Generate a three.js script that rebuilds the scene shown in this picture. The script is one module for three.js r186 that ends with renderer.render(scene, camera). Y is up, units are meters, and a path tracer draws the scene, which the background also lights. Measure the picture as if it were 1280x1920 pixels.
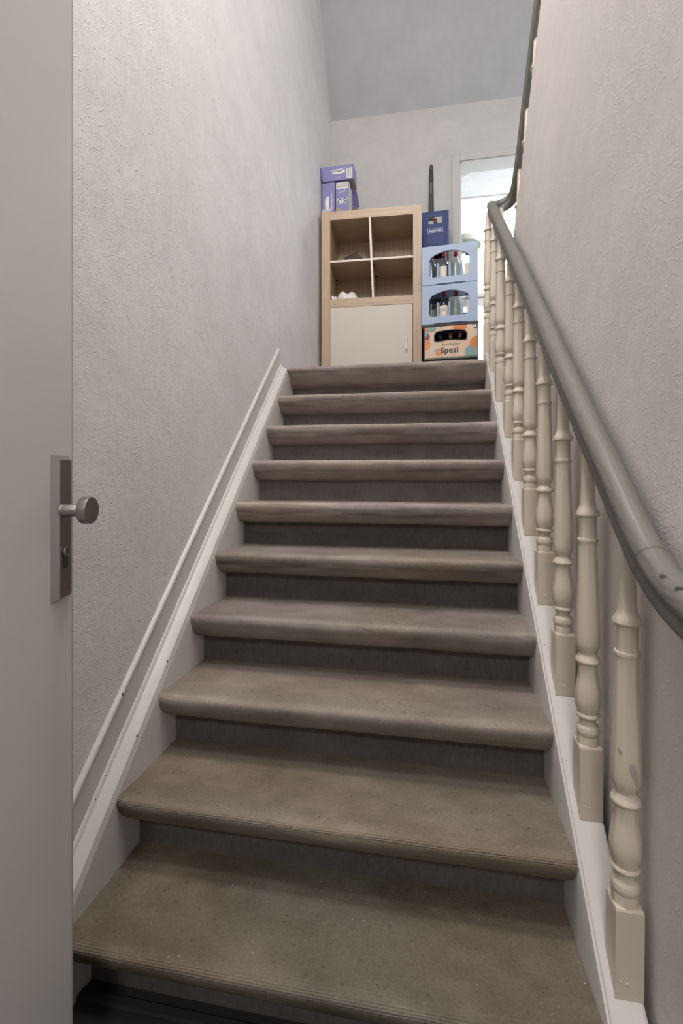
import * as THREE from 'three';
import { RoundedBoxGeometry } from 'three/addons/geometries/RoundedBoxGeometry.js';
import { RectAreaLightUniformsLib } from 'three/addons/lights/RectAreaLightUniformsLib.js';
import { toCreasedNormals } from 'three/addons/utils/BufferGeometryUtils.js';

// ------------------------------------------------------------------ camera, sky, exposure, large lights
const scene = new THREE.Scene();
const camera = new THREE.PerspectiveCamera(THREE.MathUtils.radToDeg(2 * Math.atan(960 / 883.46)), 1280 / 1920, 0.05, 60);
camera.position.set(0, 0, 0);
camera.rotation.y = 0.1769;
camera.setViewOffset(1280, 1920, 0, 68.5, 1280, 1920);
scene.add(camera);
const renderer = new THREE.WebGLRenderer();
renderer.toneMapping = THREE.LinearToneMapping;
renderer.toneMappingExposure = 1.72;
renderer.shadowMap.enabled = true;
scene.background = new THREE.Color().setRGB(0.86, 0.93, 1.0);
scene.backgroundIntensity = 1.6;
RectAreaLightUniformsLib.init();
const FILL_STAIR = 4.3, LAMP_DOOR = 2.8, FILL_HALL = 8.0, FILL_ROOM = 9.0;  // stair, hall and room strengths drive lamps added as fill

function areaLight(name, w, h, [x, y, z], target, color, intensity) {
  const l = new THREE.RectAreaLight(color, intensity, w, h);
  l.name = name; l.position.set(x, y, z); l.lookAt(...target); scene.add(l); return l;
}

// ------------------------------------------------------------------ small helpers
let seed = 7;
const rnd = () => { seed = (seed * 1664525 + 1013904223) >>> 0; return seed / 4294967296; };
const rr = (a, b) => a + (b - a) * rnd();
const lin = (r, g, b) => new THREE.Color().setRGB(r / 255, g / 255, b / 255, THREE.SRGBColorSpace);
const used = {};
function numbered(name) { const n = used[name] = (used[name] ?? -1) + 1; return n ? `${name}_${String(n).padStart(3, '0')}` : name; }
function mesh(name, geo, mat, parent = scene) {
  const m = new THREE.Mesh(geo, mat); m.name = parent === scene ? numbered(name) : name;
  m.castShadow = m.receiveShadow = true; parent.add(m); return m;
}
function group(name, pos = [0, 0, 0], ry = 0, parent = scene) {
  const g = new THREE.Group(); g.name = parent === scene ? numbered(name) : name; g.position.set(...pos); g.rotation.y = ry; parent.add(g); return g;
}
function tag(o, label, category, grp) { o.userData.label = label; o.userData.category = category; if (grp) o.userData.group = grp; return o; }
function struct(o, label) { o.userData.kind = 'structure'; if (label) o.userData.label = label; return o; }
const shift = (g, x, y, z) => g.translate(x, y, z);
function box(x0, x1, y0, y1, z0, z1, r = 0.002) {
  const w = x1 - x0, h = y1 - y0, d = z1 - z0;
  const rad = Math.min(r, w * 0.45, h * 0.45, d * 0.45);
  const g = rad > 0 ? new RoundedBoxGeometry(w, h, d, 2, rad) : new THREE.BoxGeometry(w, h, d);
  return shift(g, (x0 + x1) / 2, (y0 + y1) / 2, (z0 + z1) / 2);
}
// plain box with uv in metres
function boxM(x0, x1, y0, y1, z0, z1) {
  const g = new THREE.BoxGeometry(x1 - x0, y1 - y0, z1 - z0); shift(g, (x0 + x1) / 2, (y0 + y1) / 2, (z0 + z1) / 2);
  return uvMetres(g);
}
function uvMetres(g) {
  const p = g.attributes.position, n = g.attributes.normal, uv = new Float32Array(p.count * 2);
  for (let i = 0; i < p.count; i++) {
    const ax = Math.abs(n.getX(i)), ay = Math.abs(n.getY(i)), az = Math.abs(n.getZ(i));
    const x = p.getX(i), y = p.getY(i), z = p.getZ(i);
    if (ax >= ay && ax >= az) { uv[2 * i] = z; uv[2 * i + 1] = y; } else if (ay >= az) { uv[2 * i] = x; uv[2 * i + 1] = z; } else { uv[2 * i] = x; uv[2 * i + 1] = y; }
  }
  g.setAttribute('uv', new THREE.BufferAttribute(uv, 2)); return g;
}
// closed loops joined into a solid; uvFn(ring, point, alongLoop, alongPath)
function loft(rings, { caps = true, crease = 0.6, uvFn, capUV, open = false } = {}) {
  const R = rings.length, N = rings[0].length, pos = [], uv = [];
  const s = [0]; for (let j = 1; j <= N; j++) { const a = rings[0][j - 1], b = rings[0][j % N]; s.push(s[j - 1] + Math.hypot(a[0] - b[0], a[1] - b[1], a[2] - b[2])); }
  const t = [0]; for (let i = 1; i < R; i++) { const a = rings[i - 1][0], b = rings[i][0]; t.push(t[i - 1] + Math.hypot(a[0] - b[0], a[1] - b[1], a[2] - b[2])); }
  const U = uvFn ?? ((i, j) => [s[j], t[i]]);
  const put = (i, j) => { pos.push(...rings[i][j % N]); uv.push(...U(i, j, s[j], t[i])); };
  for (let i = 0; i + 1 < R; i++) for (let j = 0; j < (open ? N - 1 : N); j++) {
    put(i, j); put(i + 1, j); put(i + 1, j + 1); put(i, j); put(i + 1, j + 1); put(i, j + 1);
  }
  if (caps) {
    const nrm = new THREE.Vector3();
    for (let j = 0; j < N; j++) { const a = rings[0][j], b = rings[0][(j + 1) % N]; nrm.x += (a[1] - b[1]) * (a[2] + b[2]); nrm.y += (a[2] - b[2]) * (a[0] + b[0]); nrm.z += (a[0] - b[0]) * (a[1] + b[1]); }
    const ax = ['x', 'y', 'z'].map((k) => Math.abs(nrm[k])), drop = ax.indexOf(Math.max(...ax)), [p, q] = [0, 1, 2].filter((k) => k !== drop);
    const c2 = rings[0].map((v) => new THREE.Vector2(v[p], v[q]));
    const tris = THREE.ShapeUtils.triangulateShape(c2, []);
    for (const [ri, flip] of [[0, false], [R - 1, true]]) for (const tr of tris) for (const k of flip ? [tr[0], tr[1], tr[2]] : [tr[2], tr[1], tr[0]]) {
      const v = rings[ri][k]; pos.push(...v); uv.push(...(capUV ? capUV(v) : [v[p], v[q]]));
    }
    // make each cap agree with the sides: done below by volume
  }
  const a = new Float32Array(pos);
  if (!open) fixWinding(a, uv, R, N);
  const g = new THREE.BufferGeometry();
  g.setAttribute('position', new THREE.BufferAttribute(a, 3)); g.setAttribute('uv', new THREE.BufferAttribute(new Float32Array(uv), 2));
  return crease > 0 ? toCreasedNormals(g, crease) : (g.computeVertexNormals(), g);
}
function fixWinding(a, uv, R, N) {
  const sides = (R - 1) * N * 2, all = a.length / 9;
  // centre of the solid
  const c = [0, 0, 0]; for (let i = 0; i < a.length; i += 3) { c[0] += a[i]; c[1] += a[i + 1]; c[2] += a[i + 2]; } for (let k = 0; k < 3; k++) c[k] /= a.length / 3;
  const vol = (f) => { const o = f * 9; const v = []; for (let k = 0; k < 9; k++) v.push(a[o + k] - c[k % 3]); return v[0] * (v[4] * v[8] - v[5] * v[7]) - v[1] * (v[3] * v[8] - v[5] * v[6]) + v[2] * (v[3] * v[7] - v[4] * v[6]); };
  const turn = (f) => { for (let k = 0; k < 3; k++) { const x = a[f * 9 + 3 + k]; a[f * 9 + 3 + k] = a[f * 9 + 6 + k]; a[f * 9 + 6 + k] = x; } for (let k = 0; k < 2; k++) { const x = uv[f * 6 + 2 + k]; uv[f * 6 + 2 + k] = uv[f * 6 + 4 + k]; uv[f * 6 + 4 + k] = x; } };
  let v = 0; for (let f = 0; f < sides; f++) v += vol(f);
  if (v < 0) for (let f = 0; f < sides; f++) turn(f);
  const half = (all - sides) / 2;
  for (const [lo, hi] of [[sides, sides + half], [sides + half, all]]) { v = 0; for (let f = lo; f < hi; f++) v += vol(f); if (v < 0) for (let f = lo; f < hi; f++) turn(f); }
}
// polygon in the (z, y) plane made solid between two x
const extrudeZY = (pts, x0, x1, crease = 0.3) => loft([pts.map(([z, y]) => [x0, y, z]), pts.map(([z, y]) => [x1, y, z])], { crease, capUV: (v) => [v[2], v[1]], uvFn: (i, j, s) => [s, i ? x1 - x0 : 0] });
function extrudeXY(outer, z0, z1, holes = [], bevel = 0) {
  const sh = new THREE.Shape(outer.map(([x, y]) => new THREE.Vector2(x, y)));
  for (const h of holes) sh.holes.push(new THREE.Path(h.map(([x, y]) => new THREE.Vector2(x, y))));
  const g = new THREE.ExtrudeGeometry(sh, { depth: z1 - z0 - 2 * bevel, bevelEnabled: bevel > 0, bevelThickness: bevel, bevelSize: bevel, bevelOffset: -bevel, bevelSegments: 2, curveSegments: 8 });
  return g.translate(0, 0, z0 + bevel);
}
function roundRect(x0, x1, y0, y1, r, n = 5) {
  const o = []; for (const [cx, cy, a] of [[x1 - r, y0 + r, -Math.PI / 2], [x1 - r, y1 - r, 0], [x0 + r, y1 - r, Math.PI / 2], [x0 + r, y0 + r, Math.PI]]) for (let k = 0; k <= n; k++) { const t = a + (k / n) * Math.PI / 2; o.push([cx + r * Math.cos(t), cy + r * Math.sin(t)]); }
  return o;
}
const lathe = (pts, seg = 32) => new THREE.LatheGeometry(pts.map(([r, y]) => new THREE.Vector2(r, y)), seg);

// value noise
const H = new Float32Array(65536); for (let i = 0; i < 65536; i++) H[i] = rnd();
const hash = (x, y) => H[((x * 73 + y * 179 + ((x * y) & 1023) * 7) & 65535)];
function vnoise(x, y, px = 0, py = 0) {
  const xi = Math.floor(x), yi = Math.floor(y), fx = x - xi, fy = y - yi, u = fx * fx * (3 - 2 * fx), v = fy * fy * (3 - 2 * fy);
  const w = (a, m) => m ? ((a % m) + m) % m : a;
  const a = hash(w(xi, px), w(yi, py)), b = hash(w(xi + 1, px), w(yi, py)), c = hash(w(xi, px), w(yi + 1, py)), d = hash(w(xi + 1, px), w(yi + 1, py));
  return a + (b - a) * u + (c - a) * v + (a - b - c + d) * u * v;
}
function dataTex(w, h, fill, srgb = true) {
  const d = new Uint8Array(w * h * 4);
  for (let y = 0; y < h; y++) for (let x = 0; x < w; x++) { const c = fill(x, y), o = (y * w + x) * 4; d[o] = c[0]; d[o + 1] = c[1]; d[o + 2] = c[2]; d[o + 3] = 255; }
  const t = new THREE.DataTexture(d, w, h); t.magFilter = THREE.LinearFilter; t.minFilter = THREE.LinearMipmapLinearFilter; t.generateMipmaps = true;
  t.wrapS = t.wrapT = THREE.RepeatWrapping; if (srgb) t.colorSpace = THREE.SRGBColorSpace; t.needsUpdate = true; return t;
}
function canvasTex(w, h, draw) {
  const c = document.createElement('canvas'); c.width = w; c.height = h; draw(c.getContext('2d'), w, h);
  const t = new THREE.CanvasTexture(c); t.colorSpace = THREE.SRGBColorSpace; return t;
}
// roughcast relief: short curved strokes pressed into plaster, tiling
function plasterRelief(S, n, { lenMin, lenMax, wMin, wMax, depth, rim, bend, dir, dirSpread, pits, grain }) {
  const f = new Float32Array(S * S);
  const stamp = (x, y, r, a) => {
    const R = Math.ceil(r * 2), X = Math.round(x), Y = Math.round(y);
    for (let j = -R; j <= R; j++) for (let i = -R; i <= R; i++) {
      const q = ((X + i - x) ** 2 + (Y + j - y) ** 2) / (r * r); if (q > 4) continue;
      const k = ((Y + j + 2 * S) % S) * S + ((X + i + 2 * S) % S), v = -a * Math.exp(-q * 1.7);
      if (v < 0) f[k] = Math.min(f[k], v); else f[k] = Math.max(f[k], v);
    }
  };
  for (let k = 0; k < n; k++) {
    let x = rnd() * S, y = rnd() * S, t = dir + (rnd() - 0.5) * dirSpread; const patch = vnoise(x / S * 7, y / S * 7, 7, 7);
    if (rnd() > 0.25 + 1.1 * patch) continue;
    const L = lenMin + (lenMax - lenMin) * rnd() ** 3, w = rr(wMin, wMax), c = (rnd() - 0.5) * bend, a = depth * rr(0.35, 1);
    for (let d = 0; d < L; d += w * 0.7) { const ww = w * (0.6 + 0.4 * Math.sin(Math.PI * Math.min(1, d / L + 0.15))); stamp(x, y, ww, a); stamp(x - Math.sin(t) * ww * 1.9, y + Math.cos(t) * ww * 1.9, ww * 1.2, -a * rim); x += Math.cos(t) * w * 0.7; y += Math.sin(t) * w * 0.7; t += c / Math.max(4, L / w) + (rnd() - 0.5) * 0.85; }
  }
  for (let k = 0; k < pits; k++) { // short angular nicks
    let x = rnd() * S, y = rnd() * S, t = rnd() * 6.3; if (vnoise(x / S * 9, y / S * 9, 9, 9) < rnd() * 0.8) continue;
    const m = 2 + Math.floor(rnd() * 5), w = rr(1.3, 2.6), a = depth * rr(0.25, 0.85);
    for (let i = 0; i < m; i++) { stamp(x, y, w, a); stamp(x - Math.sin(t) * w * 1.8, y + Math.cos(t) * w * 1.8, w * 1.1, -a * rim); x += Math.cos(t) * w; y += Math.sin(t) * w; t += (rnd() - 0.5) * 1.6; }
  }
  const tex = dataTex(S, S, (x, y) => {
    const g = (vnoise(x / 5, y / 5, S / 5 | 0, S / 5 | 0) - 0.5) * grain + (vnoise(x / 23, y / 23, S / 23 | 0, S / 23 | 0) - 0.5) * grain * 1.6;
    const v = Math.max(0, Math.min(255, 165 + 90 * (f[y * S + x] + g))); return [v, v, v];
  }, false);
  return tex;
}

// ------------------------------------------------------------------ materials
const M = {};
const std = (color, roughness = 0.7, extra = {}) => new THREE.MeshStandardMaterial({ color, roughness, ...extra });
const reliefLeft = plasterRelief(2048, 10500, { lenMin: 4, lenMax: 55, wMin: 1.2, wMax: 2.5, depth: 1.0, rim: 0.45, bend: 3.2, dir: 0.6, dirSpread: 5.2, pits: 7000, grain: 0.15 });
const reliefRight = plasterRelief(2048, 13000, { lenMin: 8, lenMax: 90, wMin: 1.7, wMax: 3.4, depth: 0.55, rim: 0.6, bend: 4.5, dir: 0.9, dirSpread: 3.0, pits: 1200, grain: 0.10 });
for (const t of [reliefLeft, reliefRight]) t.repeat.set(1 / 1.5, 1 / 1.5);
const paintTone = dataTex(512, 512, (x, y) => { const v = 244 + 9 * (vnoise(x / 60, y / 60, 8, 8) - 0.5) + 6 * (vnoise(x / 17, y / 17, 30, 30) - 0.5); return [v, v, v]; });
paintTone.repeat.set(0.8, 0.8);
M.wallLeft = std(new THREE.Color().setRGB(0.80, 0.785, 0.775), 0.62, { bumpMap: reliefLeft, bumpScale: 0.0075, map: paintTone });
M.wallRight = std(new THREE.Color().setRGB(0.79, 0.76, 0.735), 0.62, { bumpMap: reliefRight, bumpScale: 0.0045, map: paintTone });
M.wallSmooth = std(new THREE.Color().setRGB(0.78, 0.77, 0.765), 0.75, { map: paintTone });
M.wallDimmed = std(new THREE.Color().setRGB(0.55, 0.54, 0.535), 0.75, { map: paintTone });  // wall colour lowered to stand in for dimmer light at the landing
M.ceiling = std(new THREE.Color().setRGB(0.47, 0.475, 0.49), 0.85, { map: paintTone });  // darkened base colour does the work of faint light up here
const paintBump = dataTex(512, 512, (x, y) => { const v = 128 + 80 * (vnoise(x / 9, y / 40, 56, 12) - 0.5) + 60 * (vnoise(x / 30, y / 26, 17, 19) - 0.5); return [v, v, v]; }, false);
paintBump.repeat.set(3, 3);
M.trim = std(new THREE.Color().setRGB(0.60, 0.582, 0.56), 0.38, { bumpMap: paintBump, bumpScale: 0.0008 });
M.chip = std(lin(88, 70, 50), 0.8);
const shaftBump = dataTex(256, 512, (x, y) => { const v = 128 + 70 * (vnoise(x / 16, y / 12, 16, 42) - 0.5) + 40 * (vnoise(x / 6, y / 4, 42, 128) - 0.5); return [v, v, v]; }, false);
M.cream = std(new THREE.Color().setRGB(0.65, 0.58, 0.48), 0.38, { bumpMap: shaftBump, bumpScale: 0.0007 });
M.door = std(new THREE.Color().setRGB(0.64, 0.625, 0.61), 0.45, { bumpMap: paintBump, bumpScale: 0.0003 });
M.doorEdge = std(new THREE.Color().setRGB(0.50, 0.44, 0.37), 0.5);
M.steel = new THREE.MeshPhysicalMaterial({ color: new THREE.Color().setRGB(0.36, 0.35, 0.335), metalness: 1, roughness: 0.36 });
M.steelDark = new THREE.MeshStandardMaterial({ color: new THREE.Color().setRGB(0.05, 0.048, 0.045), metalness: 0.6, roughness: 0.45 });
M.shadedCarpet = std(new THREE.Color().setRGB(0.028, 0.026, 0.025), 0.95);  // floor carpet blackened to carry the shade under tread and door

// ------------------------------------------------------------------ the staircase grid (metres, camera at the origin)
const XL = -0.8053, XR = 0.332, Y0 = 0.6184, Z0 = -2.7034, RUN = 0.198, RISE = 0.185, OV = 0.1061, SL = RISE / RUN;
const WS = -0.861, WL = -0.862, WR = 0.42, FLOOR = Y0 - 10 * RISE, BACK = -4.27, FRONT = 0.07, TOP = 4.3, OUT = 1.6;
const lineY = (z) => Y0 - SL * (z - Z0);

// ------------------------------------------------------------------ setting
{
  const wl = extrudeZY([[FRONT, FLOOR - 0.05], [FRONT, TOP], [BACK, TOP], [BACK, FLOOR - 0.05]], WL - 0.15, WL);
  struct(mesh('wall_left', wl, M.wallLeft));
  const up = (z) => 1.76 + 1.066 * (z + 1.847);
  // rough upper edge along the string of the next flight
  const edge = []; for (let i = 0; i <= 60; i++) { const z = FRONT + (-2.93 - FRONT) * i / 60; edge.push([z, up(z) + (i % 60 ? rr(-0.004, 0.004) : 0)]); }
  struct(mesh('wall_right', extrudeZY([[FRONT, FLOOR - 0.05], ...edge, [-2.93, 0.40], [-2.70, 0.40], [-2.70, FLOOR - 0.05]], WR, WR + 0.045), M.wallRight));
  const DX0 = 0.2963, DX1 = 1.16, DY1 = 2.7665;
  struct(mesh('wall_back', extrudeXY([[WL - 0.15, FLOOR - 0.1], [DX0, FLOOR - 0.1], [DX0, DY1], [DX1, DY1], [DX1, FLOOR - 0.1], [OUT + 0.15, FLOOR - 0.1], [OUT + 0.15, TOP], [WL - 0.15, TOP]], BACK - 0.15, BACK), M.wallDimmed));
  // door casing round the opening
  const casing = group('door_2', [0, 0, 0]); struct(casing, 'pale door casing round the bright opening at the landing');
  mesh('side_casing', box(DX0 - 0.066, DX0, Y0, DY1 + 0.064, BACK, BACK + 0.014, 0.004), M.wallDimmed, casing);
  mesh('side_casing', box(DX1, DX1 + 0.066, Y0, DY1 + 0.064, BACK, BACK + 0.014, 0.004), M.wallDimmed, casing);
  mesh('head_casing', box(DX0, DX1, DY1, DY1 + 0.064, BACK, BACK + 0.0135, 0.004), M.wallDimmed, casing);
  mesh('jamb', box(DX0 - 0.001, DX0 + 0.012, Y0, DY1, BACK - 0.16, BACK + 0.002, 0.001), M.trim, casing);
  mesh('head_jamb', box(DX0, DX1, DY1 - 0.012, DY1 + 0.001, BACK - 0.16, BACK + 0.002, 0.001), M.trim, casing);
  // outer wall on the side of the next flight, with the window that lights the landing
  const oz0 = -4.05, oz1 = -3.15, oy0 = 1.45, oy1 = 2.95;
  const sh = [[FRONT, FLOOR - 0.05], [FRONT, TOP], [BACK, TOP], [BACK, FLOOR - 0.05]];
  const wo = extrudeXY(sh.map(([z, y]) => [-z, y]), 0, 0.15, [[[-oz0, oy0], [-oz0, oy1], [-oz1, oy1], [-oz1, oy0]]]).rotateY(Math.PI / 2).translate(OUT, 0, 0);
  struct(mesh('wall_outer', wo, M.wallSmooth));
  const w2 = group('window_2', [OUT + 0.05, oy0, (oz0 + oz1) / 2]); struct(w2);
  const ww = oz1 - oz0, wh = oy1 - oy0;
  mesh('frame', extrudeXY([[-ww / 2, 0], [ww / 2, 0], [ww / 2, wh], [-ww / 2, wh]], 0, 0.05, [[[-ww / 2 + 0.06, 0.06], [-ww / 2 + 0.06, wh - 0.06], [ww / 2 - 0.06, wh - 0.06], [ww / 2 - 0.06, 0.06]]]).rotateY(Math.PI / 2), M.trim, w2);
  mesh('pane', box(0.02, 0.024, 0.06, wh - 0.06, -ww / 2 + 0.06, ww / 2 - 0.06, 0), new THREE.MeshPhysicalMaterial({ color: 0xffffff, roughness: 0, transmission: 1, thickness: 0 }), w2);
  // front wall with the entrance the camera stands in
  struct(mesh('wall_front', extrudeXY([[WL - 0.15, FLOOR - 0.05], [-0.52, FLOOR - 0.05], [-0.52, 1.02], [0.46, 1.02], [0.46, FLOOR - 0.05], [OUT + 0.15, FLOOR - 0.05], [OUT + 0.15, TOP], [WL - 0.15, TOP]], FRONT, FRONT + 0.16), M.wallSmooth));
  // roof slope over the landing, then the flat ceiling
  const zs = -3.53;
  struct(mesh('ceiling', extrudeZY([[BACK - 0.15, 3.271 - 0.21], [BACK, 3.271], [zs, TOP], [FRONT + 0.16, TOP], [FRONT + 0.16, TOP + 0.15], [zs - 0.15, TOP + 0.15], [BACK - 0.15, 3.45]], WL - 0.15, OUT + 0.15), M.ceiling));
  struct(mesh('floor', boxM(WL - 0.15, OUT + 0.15, FLOOR - 0.15, FLOOR, BACK - 0.15, FRONT + 0.16), M.shadedCarpet));
  struct(mesh('trim_1', box(XL, XR, FLOOR, FLOOR + 0.012, -1.0, -0.975, 0.005), M.shadedCarpet), 'carpet edge strip coloured as in shade on the floor at the foot of the stairs');
  // far room behind the bright opening
  const fz = -5.3, rx0 = -0.35, rx1 = 2.0, cy = 3.035;
  struct(mesh('wall_far_left', boxM(rx0 - 0.1, rx0, Y0 - 0.1, cy + 0.1, fz - 0.1, BACK - 0.15), M.wallSmooth));
  struct(mesh('wall_far_right', boxM(rx1, rx1 + 0.1, Y0 - 0.1, cy + 0.1, fz - 0.1, BACK - 0.15), M.wallSmooth));
  struct(mesh('ceiling', boxM(rx0 - 0.1, rx1 + 0.1, cy, cy + 0.1, fz - 0.1, BACK - 0.15), M.wallSmooth));
  const gx0 = 0.0, gx1 = 1.75, gy0 = 0.72, gy1 = 3.034;
  struct(mesh('wall_far', extrudeXY([[rx0 - 0.1, Y0 - 0.1], [rx1 + 0.1, Y0 - 0.1], [rx1 + 0.1, cy + 0.1], [rx0 - 0.1, cy + 0.1]], fz - 0.12, fz, [[[gx0, gy0], [gx0, gy1], [gx1, gy1], [gx1, gy0]]]), M.wallSmooth));
  const w1 = group('window_1', [0, 0, fz]); struct(w1, 'large bright window seen through the doorway beyond the landing');
  mesh('frame', extrudeXY([[gx0, gy0], [gx1, gy0], [gx1, gy1], [gx0, gy1]], -0.06, -0.01, [[[gx0 + 0.05, gy0 + 0.05], [gx0 + 0.05, gy1 - 0.006], [gx1 - 0.05, gy1 - 0.006], [gx1 - 0.05, gy0 + 0.05]]]), M.trim, w1);
  mesh('transom', box(gx0 + 0.05, gx1 - 0.05, 1.855, 1.932, -0.06, -0.005, 0.004), M.trim, w1);
  mesh('transom', box(gx0 + 0.05, gx1 - 0.05, 1.936, 1.977, -0.06, 0.005, 0.004), M.trim, w1);
  mesh('muntin', box(0.80, gx1 - 0.05, 2.622, 2.634, -0.05, -0.02, 0.002), M.trim, w1);
  const pane = new THREE.MeshPhysicalMaterial({ color: 0xffffff, roughness: 0, transmission: 1, thickness: 0 });
  mesh('pane', box(gx0 + 0.05, gx1 - 0.05, 1.977, gy1 - 0.006, -0.04, -0.036, 0), pane, w1);
  mesh('pane', box(gx0 + 0.05, gx1 - 0.05, gy0 + 0.05, 1.855, -0.04, -0.036, 0), pane, w1);
  // entrance hall behind the camera
  const hz = 2.4, hx0 = -1.4, hx1 = 1.4, hc = 1.35;
  struct(mesh('floor', boxM(hx0 - 0.1, hx1 + 0.1, FLOOR - 0.15, FLOOR, FRONT + 0.16, hz + 0.1), std(new THREE.Color().setRGB(0.22, 0.17, 0.13), 0.6)));
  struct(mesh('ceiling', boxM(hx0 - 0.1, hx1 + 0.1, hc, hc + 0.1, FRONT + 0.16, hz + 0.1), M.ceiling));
  struct(mesh('wall_hall_left', boxM(hx0 - 0.1, hx0, FLOOR, hc, FRONT + 0.16, hz + 0.1), M.wallSmooth));
  struct(mesh('wall_hall_right', boxM(hx1, hx1 + 0.1, FLOOR, hc, FRONT + 0.16, hz + 0.1), M.wallSmooth));
  struct(mesh('wall_hall_back', boxM(hx0, hx1, FLOOR, hc, hz, hz + 0.1), M.wallSmooth));
}

// ------------------------------------------------------------------ added fill lamps and the entrance lamp
function addedCeilingLamp(label, [x, y, z], r, strength, color) {
  const g = group('added_ceiling_lamp', [x, y, z]); tag(g, label, 'lamp');
  mesh('mount', lathe([[0, 0], [r * 0.95, 0], [r * 0.97, -0.01], [r * 0.97, -0.03], [0, -0.03]]), M.trim, g);
  mesh('glass_shade', lathe([[r, -0.03], [r * 0.97, -0.055], [r * 0.8, -0.075], [r * 0.4, -0.088], [0, -0.092]]), std(0xf4f0e8, 0.4, { emissive: color, emissiveIntensity: 1.4 }), g);
  areaLight('fill_light', r * 1.7, r * 1.7, [x, y - 0.1, z], [x, y - 2, z], color, strength);
}
addedCeilingLamp('added unseen lamp on the high stairwell ceiling', [-0.22, TOP, -0.75], 0.3, FILL_STAIR * 10, lin(255, 250, 246));  // added to light the stairwell from above
addedCeilingLamp('added unseen lamp on the ceiling of the bright room behind the landing', [1.45, 3.035, -4.85], 0.2, FILL_ROOM * 5, lin(250, 250, 255));  // added out of view to brighten the far room
addedCeilingLamp('added unseen lamp on the low ceiling of the entrance hall', [0, 1.35, 1.3], 0.22, FILL_HALL * 5, lin(255, 249, 244));  // added as fill from behind the camera
{
  const g = group('wall_lamp', [0.16, 3.05, FRONT - 0.13]); tag(g, 'round white globe lamp on the wall above the entrance', 'lamp');
  mesh('globe', new THREE.SphereGeometry(0.11, 32, 20), std(0xf4f0e8, 0.4, { emissive: lin(255, 250, 246), emissiveIntensity: 2.2 }), g);
  mesh('mount', new THREE.CylinderGeometry(0.05, 0.05, 0.03, 24).rotateX(Math.PI / 2).translate(0, 0, 0.115), M.trim, g);
  const l = new THREE.PointLight(lin(255, 250, 246), LAMP_DOOR, 0, 2); l.name = 'globe_light'; l.shadow.radius = 5; l.castShadow = true; g.add(l);
}

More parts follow.
